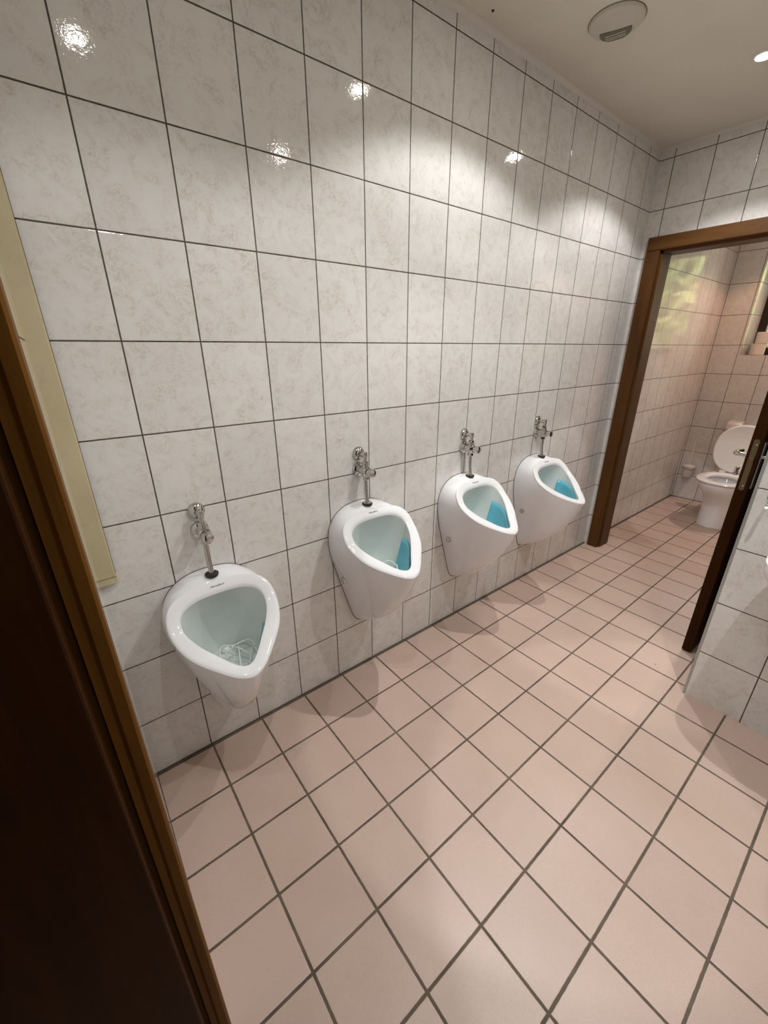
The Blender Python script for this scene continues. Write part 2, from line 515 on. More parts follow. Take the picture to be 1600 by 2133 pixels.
# leaf, opened ninety degrees into the passage
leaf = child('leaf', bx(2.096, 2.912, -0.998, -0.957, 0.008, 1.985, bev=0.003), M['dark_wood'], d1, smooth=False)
def sub(name, bm, mat, part, smooth=True):
    o = link(name, bm, mat, smooth=smooth)
    loc = Vector(part.location) + Vector(part.parent.location)
    o.data.transform(Matrix.Translation(-loc)); o.parent = part
    return o
bm = bmesh.new()
poly = []
for k in range(24):
    a_ = 2 * PI * k / 24
    zz = 0.9955 + (0.102 if math.sin(a_) > 0 else -0.102) + 0.010 * math.sin(a_)
    poly.append((-0.978 + 0.010 * math.cos(a_), zz))
va = [bm.verts.new((2.0935, y, z)) for y, z in poly]; vb = [bm.verts.new((2.098, y, z)) for y, z in poly]
for k in range(24): bm.faces.new((va[k], va[(k + 1) % 24], vb[(k + 1) % 24], vb[k]))
bm.faces.new(va)
pl_ = sub('latch_plate', bm, M['brass'], leaf, smooth=False); pl_['label'] = 'dull brass latch plate'
bm = bx(2.084, 2.095, -0.988, -0.975, 1.012, 1.032, bev=0.002); box(bm, 2.0925, 2.0945, -0.986, -0.976, 0.93, 0.955)
sub('latch_bolt', bm, M['brass'], leaf, smooth=False)
for zz in (0.905, 1.085):
    sub('screw', lathe(bmesh.new(), [(0.0035, 2.0925), (0.0035, 2.096)], 'x', (0, -0.981, zz), 12), M['satin'], leaf)
for s, y0 in ((1, -0.957), (-1, -0.998)):
    nm = 'lever_handle'
    bm = bmesh.new()
    if s > 0: lathe(bm, [(0.024, 0), (0.024, 0.004), (0.020, 0.007)], 'y', (2.150, y0 + 0.007, 1.028), 24)
    yy = y0 + s * 0.047
    tube(bm, [(2.150, y0, 1.028), (2.150, y0 + s * 0.03, 1.028), (2.153, yy - s * 0.005, 1.028), (2.165, yy, 1.028), (2.20, yy + s * 0.004, 1.027), (2.262, yy, 1.024)],
         [0.009, 0.009, 0.010, 0.011, 0.0105, 0.009], 14)
    sub(nm, bm, M['chrome'], leaf)
sub('escutcheon', bx(2.128, 2.172, -1.0035, -0.998, 0.888, 1.092, bev=0.002), M['satin'], leaf)
bm = bmesh.new()
lathe(bm, [(0.022, 0), (0.022, 0.005), (0.018, 0.007)], 'y', (2.150, -0.953, 0.952), 24)
tube(bm, [(2.150, -0.958, 0.952), (2.150, -0.938, 0.952)], 0.006, 10)
box(bm, 2.134, 2.166, -0.940, -0.925, 0.934, 0.970, bev=0.004)
sub('turn_knob', bm, M['chrome'], leaf)
for zz in (0.25, 1.75):
    sub('hinge', lathe(bmesh.new(), [(0.007, zz - 0.05), (0.007, zz + 0.05)], 'z', (2.916, -0.958, 0), 14), M['satin'], leaf)

# ------------------------------------------------------------------ door_2: entrance doorway the camera stands in
d2 = tag(empty('door_2', (XL, -1.33, 0)), kind='structure')
def jamb2(yi, s):
    xo = XL + 0.010
    return [(xo, yi + s * 0.070), (xo, yi + s * 0.003), (xo - 0.003, yi), (xo - 0.014, yi), (xo - 0.018, yi + s * 0.002), (xo - 0.027, yi + s * 0.002),
            (xo - 0.029, yi + s * 0.012), (XL - 0.130, yi + s * 0.012), (XL - 0.130, yi + s * 0.018), (XL - 0.0005, yi + s * 0.018), (XL - 0.0005, yi + s * 0.070)]
bm = bmesh.new(); prism(bm, jamb2(-0.880, 1), 0, 2.02); child('side_jamb', bm, M['wood_entry'], d2, smooth=False)
bm = bmesh.new(); prism(bm, jamb2(-1.795, -1), 0, 2.02); child('side_jamb', bm, M['wood'], d2, smooth=False)
bm = bx(XL - 0.130, XL + 0.010, -1.865, -0.810, 2.02, 2.09); child('header', bm, M['wood_h'], d2, smooth=False)
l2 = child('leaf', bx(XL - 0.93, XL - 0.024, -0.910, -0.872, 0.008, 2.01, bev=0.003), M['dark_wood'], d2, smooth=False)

# ------------------------------------------------------------------ window_1 in the toilet room end wall
w1 = tag(empty('window_1', (XE + 0.37, -0.69, 1.40)), kind='structure')
fx0, fx1 = XE + 0.345, XE + 0.395
wy0, wy1, wz0, wz1 = -1.15, -0.228, 1.40, 2.36
bm = bmesh.new(); fw = 0.062
box(bm, fx0, fx1, wy1 - fw, wy1, wz0, wz1); box(bm, fx0, fx1, wy0, wy0 + fw, wz0, wz1)
box(bm, fx0, fx1, wy0 + fw, wy1 - fw, wz0, wz0 + fw); box(bm, fx0, fx1, wy0 + fw, wy1 - fw, wz1 - fw, wz1)
child('window_frame', bm, M['window_wood'], w1, smooth=False)
child('pane', bx(fx0 + 0.02, fx0 + 0.026, wy0 + fw - 0.002, wy1 - fw + 0.002, wz0 + fw - 0.002, wz1 - fw + 0.002), M['glass'], w1, smooth=False)

# ------------------------------------------------------------------ urinals
RIM = [(0, .361), (.040, .345), (.079, .307), (.107, .277), (.136, .248), (.157, .212), (.172, .17), (.171, .128), (.147, .103), (.105, .090), (.06, .084), (.028, .083), (0, .083)]
HOL = [(0, .322), (.028, .306), (.055, .272), (.076, .248), (.097, .224), (.115, .198), (.132, .168), (.133, .138), (.118, .120), (.085, .109), (.055, .106), (.028, .105), (0, .105)]
WAL = [(0, .262), (.030, .270), (.052, .300), (.074, .375), (.100, .46), (.126, .55), (.153, .64), (.163, .71), (.160, .765), (.140, .812), (.105, .845), (.06, .864), (0, .868)]
ZR = [(.06, .870), (.083, .857), (.10, .838), (.13, .803), (.16, .768), (.22, .727), (.28, .692), (.36, .657), (.4, .64)]
def zr(d):
    for (a0, z0), (a1, z1) in zip(ZR, ZR[1:]):
        if d <= a1: return z0 + (z1 - z0) * (d - a0) / (a1 - a0)
    return ZR[-1][1]
NK = 60
def half(kfun):
    return [kfun(i / NK) for i in range(NK + 1)]
_R = catmull([(x, d, 0) for x, d in RIM], NK, True)
_H = catmull([(x, d, 0) for x, d in HOL], NK, True)
_W = catmull([(x, z, 0) for x, z in WAL], NK, True)
def smooth_list(v, n=3):
    for _ in range(n):
        v = [v[0]] + [(v[i - 1] + 2 * v[i] + v[i + 1]) / 4 for i in range(1, len(v) - 1)] + [v[-1]]
    return v
def smooth2(V, n=14):
    V = [v.copy() for v in V]
    for _ in range(n):
        ext = [Vector((-V[1].x, V[1].y, 0))] + V + [Vector((-V[-2].x, V[-2].y, 0))]
        V = [(ext[i - 1] + 2 * ext[i] + ext[i + 1]) / 4 for i in range(1, len(ext) - 1)]
    V[0].x = 0; V[-1].x = 0
    return V
_R, _H, _W = smooth2(_R), smooth2(_H), smooth2(_W)
RZ = smooth_list([zr(p[1]) for p in _R], 3); HZ = smooth_list([zr(p[1]) - 0.003 for p in _H], 3)
def lerp(a_, b_, f): return a_ + (b_ - a_) * f
def piece(f, pts):
    for (a0, v0), (a1, v1) in zip(pts, pts[1:]):
        if f <= a1:
            s_ = (f - a0) / (a1 - a0); s_ = s_ * s_ * (3 - 2 * s_)
            return lerp(v0, v1, s_)
    return pts[-1][1]
def body_pt(i, s_):
    """half-ring point i (0 front tip .. NK top) at s_ 0 wall .. 1 rim, as (x, d, z)"""
    f = i / NK
    xw, zw = _W[i][0], _W[i][1]; xr, dr, z_r = _R[i][0], _R[i][1], RZ[i] - 0.010
    kd = piece(f, [(0, .72), (.3, .66), (.5, .52), (.75, .55), (1, .80)])
    kz = piece(f, [(0, .28), (.25, .32), (.5, .46), (.75, .5), (1, .0)])
    cx = lerp(xw, xr, .5) * piece(f, [(0, 1.0), (.2, 1.05), (.5, 1.05), (1, 1.02)]) + piece(f, [(0, 0), (.15, .004), (.5, .006), (.76, .016), (1, 0)])
    cd = dr * kd; cz = lerp(zw, z_r, kz) + piece(f, [(0, 0), (.55, .0), (.8, .016), (1, .008)])
    a_, b_, c_ = (1 - s_) ** 2, 2 * s_ * (1 - s_), s_ * s_
    return (a_ * xw + b_ * cx + c_ * xr, b_ * cd + c_ * dr, a_ * zw + b_ * cz + c_ * z_r)
def inner_pt(i, s_):
    f = i / NK
    hx, hd, hz = _H[i][0], _H[i][1], HZ[i] - 0.012
    ang = PI * f
    fx, fd, fz = .088 * math.sin(ang), .150 + .095 * math.cos(ang), .565
    kx = lerp(hx, fx, .35) * .93
    kd = piece(f, [(0, .300), (.5, lerp(hd, fd, .4)), (1, .026)])
    kz = piece(f, [(0, .600), (.5, .625), (.8, .66), (1, .68)])
    a_, b_, c_ = (1 - s_) ** 2, 2 * s_ * (1 - s_), s_ * s_
    return (a_ * hx + b_ * kx + c_ * fx, a_ * hd + b_ * kd + c_ * fd, a_ * hz + b_ * kz + c_ * fz)
def full(fn, x0, dz):
    """mirror a half ring into a closed ring of world points"""
    pts = [fn(i) for i in range(NK + 1)]
    out = [(x0 + p[0], -p[1], p[2] + dz) for p in pts]
    out += [(x0 - p[0], -p[1], p[2] + dz) for p in pts[-2:0:-1]]
    return out
def rim_pt(i, f, lift):
    return (lerp(_R[i][0], _H[i][0], f), lerp(_R[i][1], _H[i][1], f), lerp(RZ[i], HZ[i], f) + lift)

def make_urinal(x0, dz, label):
    root = empty('urinal', (x0, 0, .262 + dz))
    tag(root, label, 'urinal', 'wall hung urinals')
    bm = bmesh.new(); rings = []
    rings.append([(p[0], 0.0, p[2]) for p in full(lambda i: body_pt(i, 0), x0, dz)])
    for k in range(1, 21): rings.append([(p[0], min(p[1], -0.0), p[2]) for p in full(lambda i: body_pt(i, k / 20), x0, dz)])
    for f, lf in ((-.03, -.005), (0.02, -.0015), (.10, .001), (.3, .002), (.6, .001), (.85, .0), (.96, -.0025), (1.0, -.007)):
        rings.append(full(lambda i: rim_pt(i, f, lf), x0, dz))
    rings.append(full(lambda i: inner_pt(i, 0.0), x0, dz))
    grid(bm, rings)
    child('bowl', bm, M['ceramic'], root)
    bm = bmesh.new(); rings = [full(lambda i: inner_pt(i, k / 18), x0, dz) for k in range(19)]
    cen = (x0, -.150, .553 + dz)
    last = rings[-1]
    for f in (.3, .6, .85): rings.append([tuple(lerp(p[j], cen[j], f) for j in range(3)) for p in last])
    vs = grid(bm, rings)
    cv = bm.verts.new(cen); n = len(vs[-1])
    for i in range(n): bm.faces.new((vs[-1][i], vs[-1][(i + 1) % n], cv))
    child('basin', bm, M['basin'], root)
    # dark joint against the wall
    bm = bmesh.new()
    o_ = [(x0 + (p[0] - x0) * 1.008, 0.0, .60 + dz + (p[2] - .60 - dz) * 1.005) for p in full(lambda i: body_pt(i, 0), x0, dz)]
    o2 = [(p[0], -0.003, p[2]) for p in o_]
    o3 = [(x0 + (p[0] - x0) * .96, -0.003, .60 + dz + (p[2] - .60 - dz) * .97) for p in o_]
    grid(bm, [o_, o2, o3])
    g_ = child('joint_seal', bm, M['gasket'], root); g_['label'] = 'dark joint seal along the wall'
    # drain cap
    bm = lathe(bmesh.new(), [(.0001, .0), (.012, .0), (.016, .004), (.016, .009), (.012, .016), (.006, .019), (.0001, .0195)], 'z', (x0 - .004, -.075, .560 + dz), 20, cap=False)
    child('drain_cap', bm, M['wire'], root)
    # chrome caps over the side fixings
    best = min(((abs(body_pt(i, s_ / 40)[2] - .548) + abs(body_pt(i, s_ / 40)[1] - .062), i, s_ / 40) for i in range(NK) for s_ in range(2, 38)))
    i, s_ = best[1], best[2]
    P = Vector(body_pt(i, s_)); A = Vector(body_pt(i + 1, s_)) - Vector(body_pt(i - 1, s_)); B = Vector(body_pt(i, s_ + .02)) - Vector(body_pt(i, s_ - .02))
    N = A.cross(B).normalized()
    if N.x < 0: N = -N
    for sg in ((1,) if dz < 0 else (-1, 1)):
        c_ = Vector((x0 + sg * P.x, -P.y, P.z + dz)); nn = Vector((sg * N.x, -N.y, N.z))
        bm = bmesh.new()
        lathe(bm, [(.0150, -.008), (.0150, .005), (.0138, .010), (.010, .012), (.0001, .0125)], 'z', (0, 0, 0), 24, cap=False)
        rot = Vector((0, 0, 1)).rotation_difference(nn).to_matrix().to_4x4()
        bmesh.ops.transform(bm, matrix=Matrix.Translation(c_) @ rot, verts=bm.verts[:])
        f_ = child('fixing_cap', bm, M['chrome'], root); f_['label'] = 'small round chrome fixing cap'
    # printed maker's lettering on the sloping rim
    cu = bpy.data.curves.new('lettering', 'FONT'); cu.body = 'Villeroy&Boch'; cu.size = 0.0078; cu.align_x = 'CENTER'; cu.align_y = 'CENTER'
    cu.extrude = 0.0002; cu.offset = 0.0001
    to = bpy.data.objects.new('tmp', cu); COL.objects.link(to)
    me = bpy.data.meshes.new_from_object(to); bpy.data.objects.remove(to)
    ci, f = NK, .60
    P = Vector(rim_pt(ci, f, .0014)); Q = Vector(rim_pt(ci, 0.35, .0018)); 
    up = (Vector((x0, -Q.y, Q.z)) - Vector((x0, -P.y, P.z))).normalized(); rt = Vector((1, 0, 0)); nn = rt.cross(up)
    mat = Matrix(((rt.x, up.x, nn.x, x0 + .002), (rt.y, up.y, nn.y, -P.y), (rt.z, up.z, nn.z, P.z + dz), (0, 0, 0, 1)))
    me.transform(mat); me.transform(Matrix.Translation(-Vector(root.location)))
    me.materials.clear(); me.materials.append(M['ink'])
    lo = bpy.data.objects.new('lettering', me); COL.objects.link(lo); lo.parent = root
    return root

UR = [(0.103, -0.100, 'white teardrop urinal mounted lowest, nearest the doorway'),
      (0.745, 0.0, 'second white wall urinal from the left, below the second flush valve'),
      (1.384, 0.0, 'third white wall urinal from the left, its lip overlapping the farthest one'),
      (2.021, 0.0, 'farthest white wall urinal, closest to the wooden door frame')]
for u in UR: make_urinal(*u)

# ------------------------------------------------------------------ flush valves
def hexn(bm, c, r, z0, z1):
    return lathe(bm, [(r * .85, z0), (r, z0 + .002), (r, z1 - .002), (r * .85, z1)], 'z', c, 6)
def make_valve(x0, dv, du, label):
    root = empty('flush_valve', (x0, 0, 1.005 + dv)); tag(root, label, 'flush valve', 'chrome flush valves above the urinals')
    z1, z2 = 1.070 + dv, 1.005 + dv
    child('wall_rosette', lathe(bmesh.new(), [(.0280, 0), (.0280, .002), (.0250, .010), (.0165, .016), (.0110, .018), (.0110, .020)], 'y', (x0, 0, z1), 36), M['chrome'], root)
    child('wall_rosette', lathe(bmesh.new(), [(.0290, 0), (.0290, .003), (.0275, .012), (.0215, .017), (.0165, .019), (.0165, .021)], 'y', (x0, 0, z2), 36), M['chrome'], root)
    bm = bmesh.new()
    tube(bm, [(x0, -.014, z1), (x0, -.030, z1), (x0, -.044, z1 + .001), (x0, -.051, z1 - .002)], [.0095, .0095, .0100, .0105], 16)
    lathe(bm, [(.0001, z1 + .0125), (.0075, z1 + .0125), (.0092, z1 + .011), (.0092, z1 - .012), (.0078, z1 - .014), (.0078, z2 + .030)], 'z', (x0, -.051, 0), 24, cap=False)
    child('supply_elbow', bm, M['chrome'], root)
    bm = bmesh.new()
    lathe(bm, [(.0140, .012), (.0180, .018), (.0190, .040), (.0170, .052), (.0205, .056), (.0210, .062), (.0185, .065), (.0160, .068)], 'y', (x0, 0, z2), 32)
    lathe(bm, [(.0095, z2 + .034), (.0125, z2 + .032), (.0125, z2 + .022), (.0165, z2 + .019), (.0175, z2), (.0135, z2 - .018), (.0120, z2 - .022)], 'z', (x0, -.050, 0), 28)
    hexn(bm, (x0, -.050, 0), .0140, z2 - .036, z2 - .022)
    hexn(bm, (x0, -.050, 0), .0125, z2 + .029, z2 + .041)
    child('valve_body', bm, M['chrome'], root)
    child('push_button', lathe(bmesh.new(), [(.0105, .064), (.0105, .074), (.0165, .077), (.0182, .082), (.0182, .094), (.0165, .101), (.0115, .104), (.0001, .1045)], 'y', (x0, 0, z2), 32, cap=False), M['chrome'], root)
    zt = z2 - .034; zb = .868 + du
    pts = [(x0, -.050, zt), (x0, -.050, lerp(zt, zb, .25)), (x0, -.0505, lerp(zt, zb, .42)), (x0, -.052, lerp(zt, zb, .58)), (x0, -.0545, lerp(zt, zb, .74)), (x0, -.057, lerp(zt, zb, .88)), (x0, -.0585, zb)]
    child('flush_pipe', tube(bmesh.new(), pts, .0085, 18), M['chrome'], root)
    cc_ = (x0, -.0585, zb)
    c1_ = child('rubber_collar', lathe(bmesh.new(), [(.0205, -.004), (.0215, .000), (.0215, .0035), (.0195, .0050), (.009, .0055)], 'z', cc_, 32), M['rubber'], root); c1_['label'] = 'black rubber collar'
    if du == 0: child('collar_ring', lathe(bmesh.new(), [(.0185, .0045), (.0185, .0065), (.015, .0085), (.0085, .0095)], 'z', cc_, 32), M['chrome'], root)
make_valve(0.103, -.092, -.100, 'chrome flush valve over the lowest urinal, nearest the doorway')
make_valve(0.745, 0, 0, 'chrome flush valve over the second urinal from the left')
make_valve(1.384, 0, 0, 'chrome flush valve over the third urinal from the left')
make_valve(2.021, 0, 0, 'chrome flush valve over the farthest urinal')

# ------------------------------------------------------------------ wire strainers and blue screens inside the urinals
def make_strainer(x0, dz, label):
    root = empty('urinal_strainer', (x0 + .02, -.150, .568 + dz)); tag(root, label, 'strainer', 'wire strainers inside the urinals')
    cx, cy, cz = x0 + .020, -.150, .585 + dz
    def P(a_, r_, h_): return (cx + .058 * r_ * math.cos(a_), cy + .078 * r_ * math.sin(a_), cz + h_)
    ring = [P(2 * PI * k / 40, 1, .016 * math.sin(2 * PI * k / 40 * 3 + .5)) for k in range(40)]
    child('rim_wire', tube(bmesh.new(), ring, .0021, 8, closed=True), M['wire'], root)
    for a0, a1 in ((.35, 3.0), (1.2, 4.4), (2.2, 5.6), (.0, 4.9)):
        A_, B_ = Vector(P(a0, 1, .016 * math.sin(a0 * 3 + .5))), Vector(P(a1, 1, .016 * math.sin(a1 * 3 + .5)))
        pts = [A_.lerp(B_, k / 12) + Vector((0, 0, .022 * math.sin(PI * k / 12))) for k in range(13)]
        child('cross_wire', tube(bmesh.new(), pts, .0018, 8), M['wire'], root)
make_strainer(0.103, -.100, 'white wire strainer lying in the lowest urinal')
make_strainer(0.745, 0, 'white wire strainer lying in the second urinal from the left')
make_strainer(1.384, 0, 'white wire strainer lying in the third urinal from the left')

def make_screen(x0, dz, f0, f1, s0, s1, label):
    i0, i1 = int(f0 * NK), int(f1 * NK); bm = bmesh.new()
    cen = Vector((0, .16, .66)); top = []
    for k in range(9):
        s_ = lerp(s0, s1, k / 8); row = []
        for i in range(i0, i1 + 1):
            u_ = (i - i0) / (i1 - i0)
            s2 = lerp(s0 + .16 * (1 - math.sin(PI * min(1, u_ * .9 + .1))), s1, k / 8)
            p = Vector(inner_pt(i, s2)); p = p + (cen - p).normalized() * .004
            row.append((x0 + p.x, -p.y, p.z + dz))
        top.append(row)
    grid(bm, top, closed=False)
    o = link('urinal_screen', bm, M['blue'])
    md = o.modifiers.new('thickness', 'SOLIDIFY'); md.thickness = 0.002
    o.data.transform(Matrix.Translation((-x0, .2, -.6 - dz))); o.location = (x0, -.2, .6 + dz)
    tag(o, label, 'screen', 'blue screens inside the urinals')
make_screen(0.103, -.100, .16, .50, .12, .80, 'narrow blue screen on the inner side of the lowest urinal')
make_screen(0.745, 0, .08, .56, .06, .95, 'blue screen on the inner side of the second urinal from the left')
make_screen(1.384, 0, .04, .62, .06, .97, 'broad blue screen on the inner side of the third urinal from the left')
make_screen(2.021, 0, .04, .62, .08, .97, 'bright blue screen in the farthest urinal')

# ------------------------------------------------------------------ toilet
def egg(xc, af, ab, hy, yc, n=64, p=2.2):
    out = []
    for k in range(n):
        a_ = 2 * PI * k / n; c_, s_ = math.cos(a_), math.sin(a_)
        cx = (abs(c_) ** (2 / p)) * (1 if c_ > 0 else -1); sy = (abs(s_) ** (2 / p)) * (1 if s_ > 0 else -1)
        out.append((xc - cx * (af if c_ > 0 else ab), yc + hy * sy))
    return out
TY = -.515
toilet = tag(empty('toilet', (4.34, TY, 0)), 'white floor-standing toilet with its lid raised, seen through the doorway', 'toilet')
bm = bmesh.new()
spec = [(0.0, 4.33, .272, .36, .126), (0.02, 4.33, .270, .36, .125), (.10, 4.335, .258, .36, .124), (.19, 4.34, .258, .36, .123), (.225, 4.33, .262, .37, .127),
        (.28, 4.30, .265, .40, .140), (.33, 4.27, .295, .43, .165), (.375, 4.25, .305, .45, .178), (.395, 4.25, .305, .45, .180), (.402, 4.25, .297, .44, .172)]
rings = [[(x, y, z) for x, y in egg(xc, af, ab, hy, TY)] for z, xc, af, ab, hy in spec]
rings += [[(x, y, .402) for x, y in egg(4.19, .185, .17, .118, TY)], [(x, y, .385) for x, y in egg(4.19, .175, .16, .108, TY)],
          [(x, y, .28) for x, y in egg(4.19, .135, .13, .080, TY)], [(x, y, .22) for x, y in egg(4.20, .07, .07, .045, TY)]]
vs = grid(bm, rings); bm.faces.new(vs[-1]); bm.faces.new(vs[0])
child('bowl', bm, M['ceramic'], toilet)
bm = bmesh.new()
so = [(0, .408), (.0, .418), (.012, .426)]
rings = [[(x, y, .405) for x, y in egg(4.17, .225, .225, .182, TY)], [(x, y, .418) for x, y in egg(4.17, .232, .228, .188, TY)], [(x, y, .426) for x, y in egg(4.17, .222, .22, .178, TY)],
         [(x, y, .427) for x, y in egg(4.17, .175, .15, .128, TY)], [(x, y, .420) for x, y in egg(4.17, .160, .135, .112, TY)], [(x, y, .406) for x, y in egg(4.17, .158, .133, .110, TY)],
         [(x, y, .405) for x, y in egg(4.17, .225, .225, .182, TY)]]
grid(bm, rings); child('seat', bm, M['seat_plastic'], toilet)
# lid: egg outline standing on its hinge, leaning slightly back
def lid_ring(inset, th):
    out = []
    for k in range(64):
        a_ = 2 * PI * k / 64; c_, s_ = math.cos(a_), math.sin(a_)
        v = .215 + (.215 - inset) * (abs(c_) ** .9) * (1 if c_ > 0 else -1)
        hw = (.197 - inset) * (abs(s_) ** .88) * (1 if s_ > 0 else -1)
        hw *= 1.0 - .10 * max(0, (v - .28) / .15) ** 2
        out.append((4.40 + v * .15 - th, TY + hw, .425 + v * .97 - th * .15))
    return out
bm = bmesh.new()
rings = [lid_ring(.03, .002), lid_ring(.012, .004), lid_ring(.003, -.004), lid_ring(0, -.010), lid_ring(.006, -.018), lid_ring(.04, -.024), lid_ring(.10, -.027)]
vs = grid(bm, rings); bm.faces.new(vs[0]); bm.faces.new(vs[-1])
child('lid', bm, M['seat_plastic'], toilet)
for sg in (-1, 1):
    child('hinge', lathe(bmesh.new(), [(.011, TY + sg * .075 - .022), (.013, TY + sg * .075 - .018), (.013, TY + sg * .075 + .018), (.011, TY + sg * .075 + .022)], 'y', (4.405, 0, .425), 16) if False else
          tube(bmesh.new(), [(4.405, TY + sg * .075 - .022, .425), (4.405, TY + sg * .075 + .022, .425)], .013, 16), M['white_plastic'], toilet)
# flush pipe behind the lid
child('flush_pipe', tube(bmesh.new(), [(4.67, TY, .33), (4.715, TY, .36), (4.735, TY, .42), (4.738, TY, .80)], .022, 18), M['white_plastic'], toilet)

# paper dispenser above the lid
pd = tag(empty('paper_dispenser', (XE, -.365, .72)), 'small white paper dispenser on the wall above the toilet lid', 'paper dispenser')
bm = bmesh.new()
prof = [(XE, .715), (XE - .04, .715), (XE - .085, .735), (XE - .105, .765), (XE - .100, .808), (XE - .075, .826), (XE, .832)]
a = [bm.verts.new((x, -.312, z)) for x, z in prof]; b = [bm.verts.new((x, -.420, z)) for x, z in prof]
for i in range(len(prof)): bm.faces.new((a[i], a[(i + 1) % len(prof)], b[(i + 1) % len(prof)], b[i]))
bm.faces.new(a); bm.faces.new(b)
child('cover', bm, M['white_plastic'], pd, smooth=False)
child('roll_arm', tube(bmesh.new(), [(XE, -.290, .722), (XE - .05, -.285, .722), (XE - .06, -.295, .722), (XE - .06, -.33, .722)], .009, 12), M['white_plastic'], pd)

# toilet brush and its holder
bh = tag(empty('brush_holder', (XE - .06, -.108, .245)), 'white cup holder for the toilet brush, fixed to the tiles beside the toilet', 'brush holder')
cx_ = XE - .062
child('cup', lathe(bmesh.new(), [(.0001, .245), (.034, .246), (.040, .255), (.047, .330), (.050, .345), (.052, .347), (.052, .352), (.046, .352), (.043, .330), (.036, .262), (.0001, .260)], 'z', (cx_, -.108, 0), 32, cap=False), M['white_plastic'], bh)
bm = bmesh.new(); ring = [(cx_ + .054 * math.cos(2 * PI * k / 32), -.108 + .054 * math.sin(2 * PI * k / 32), .334) for k in range(32)]
tube(bm, ring, .005, 10, closed=True); tube(bm, [(cx_ + .052, -.108, .334), (XE, -.108, .334)], .007, 10)
lathe(bm, [(.02, XE - .006), (.02, XE)], 'x', (0, -.108, .334), 20)
child('holder_ring', bm, M['chrome'], bh)
br = tag(empty('toilet_brush', (cx_, -.108, .27)), 'thin white-handled toilet brush standing in its wall cup', 'toilet brush')
child('handle', tube(bmesh.new(), [(cx_, -.108, .34), (cx_, -.106, .42), (cx_ + .01, -.102, .52), (cx_ + .014, -.098, .585), (cx_ + .015, -.097, .596)], [.007, .006, .0058, .007, .005], 12), M['white_plastic'], br)
child('lid_disc', lathe(bmesh.new(), [(.048, .353), (.050, .356), (.046, .362), (.02, .368), (.008, .374)], 'z', (cx_, -.108, 0), 28), M['white_plastic'], br)
child('bristle_head', lathe(bmesh.new(), [(.012, .268), (.028, .275), (.030, .325), (.012, .335), (.006, .352)], 'z', (cx_, -.108, 0), 20), M['white_plastic'], br)

# toilet rolls stacked on the window sill
def roll(x, y, z, label):
    r_ = tag(empty('toilet_roll', (x, y, z)), label, 'toilet roll', 'toilet rolls on the window sill')
    child('paper', lathe(bmesh.new(), [(.020, z), (.050, z), (.054, z + .003), (.054, z + .092), (.050, z + .095), (.021, z + .095)], 'z', (x, y, 0), 40, cap=False), M['paper'], r_)
    bm = lathe(bmesh.new(), [(.021, z), (.021, z + .095), (.0195, z + .095), (.0195, z), (.021, z)], 'z', (x, y, 0), 28, cap=False)
    child('core', bm, M['card'], r_)
roll(4.925, -.312, 1.400, 'white toilet roll standing on the window sill, under another roll')
roll(4.930, -.330, 1.4955, 'white toilet roll stacked on top of another on the window sill')

# ------------------------------------------------------------------ washbasin on the right-hand wall
wb = tag(empty('washbasin', (XR, -1.47, .66)), 'white washbasin at the right edge, hung on the grey-tiled corner wall', 'washbasin')
def wring(sx, sy, z, xo=0):
    out = []
    for k in range(64):
        a_ = 2 * PI * k / 64; c_, s_ = math.cos(a_), math.sin(a_)
        cx = (abs(c_) ** .62) * (1 if c_ > 0 else -1); sy_ = (abs(s_) ** .62) * (1 if s_ > 0 else -1)
        out.append((XR - .0005 - .20 + xo + cx * sx - (.20 - sx if False else 0), -1.464 + sy_ * sy, z))
    return out
bm = bmesh.new()
rings = [wring(.10, .13, .665, .09), wring(.15, .20, .69, .05), wring(.185, .25, .75, .015), wring(.198, .272, .79), wring(.200, .278, .815), wring(.199, .276, .832), wring(.192, .268, .838),
         wring(.140, .215, .836, -.025), wring(.130, .205, .825, -.025), wring(.11, .17, .74, -.02), wring(.05, .08, .712, -.01)]
vs = grid(bm, rings); bm.faces.new(vs[0]); bm.faces.new(vs[-1])
child('basin', bm, M['ceramic'], wb)
bm = bmesh.new(); lathe(bm, [(.024, .834), (.022, .85), (.018, .88), (.017, .93), (.001, .935)], 'z', (XR - .05, -1.464, 0), 24, cap=False)
tube(bm, [(XR - .05, -1.464, .90), (XR - .10, -1.464, .915), (XR - .15, -1.464, .905), (XR - .165, -1.464, .88)], [.014, .012, .011, .011], 14)
child('tap', bm, M['chrome'], wb)
# small chrome hook above it
hk = tag(empty('wall_hook', (XR, -1.118, .955)), 'small chrome hook on the tiles at the right edge, above the washbasin', 'hook')
child('back_plate', lathe(bmesh.new(), [(.0125, XR - .006), (.0125, XR)], 'x', (0, -1.122, .962), 20), M['chrome'], hk)
child('hook_arm', tube(bmesh.new(), [(XR - .002, -1.122, .962), (XR - .03, -1.122, .955), (XR - .042, -1.122, .940), (XR - .038, -1.122, .928), (XR - .05, -1.122, .935)], .0055, 12), M['chrome'], hk)

# ------------------------------------------------------------------ ceiling fittings
vt = tag(empty('ceiling_vent', (1.690, -.300, ZC)), 'round cream ceiling vent with a slatted opening on one side', 'vent')
VR = .090
child('disc', lathe(bmesh.new(), [(VR, ZC), (VR, ZC - .004), (VR - .004, ZC - .010), (VR * .6, ZC - .016), (.0001, ZC - .018)], 'z', (1.690, -.300, 0), 56, cap=False), M['vent_disc'], vt)
child('shadow_gap', lathe(bmesh.new(), [(VR + .0025, ZC), (VR + .0025, ZC - .0012), (VR - .001, ZC - .0012)], 'z', (1.690, -.300, 0), 56, cap=False), M['vent_dark'], vt)
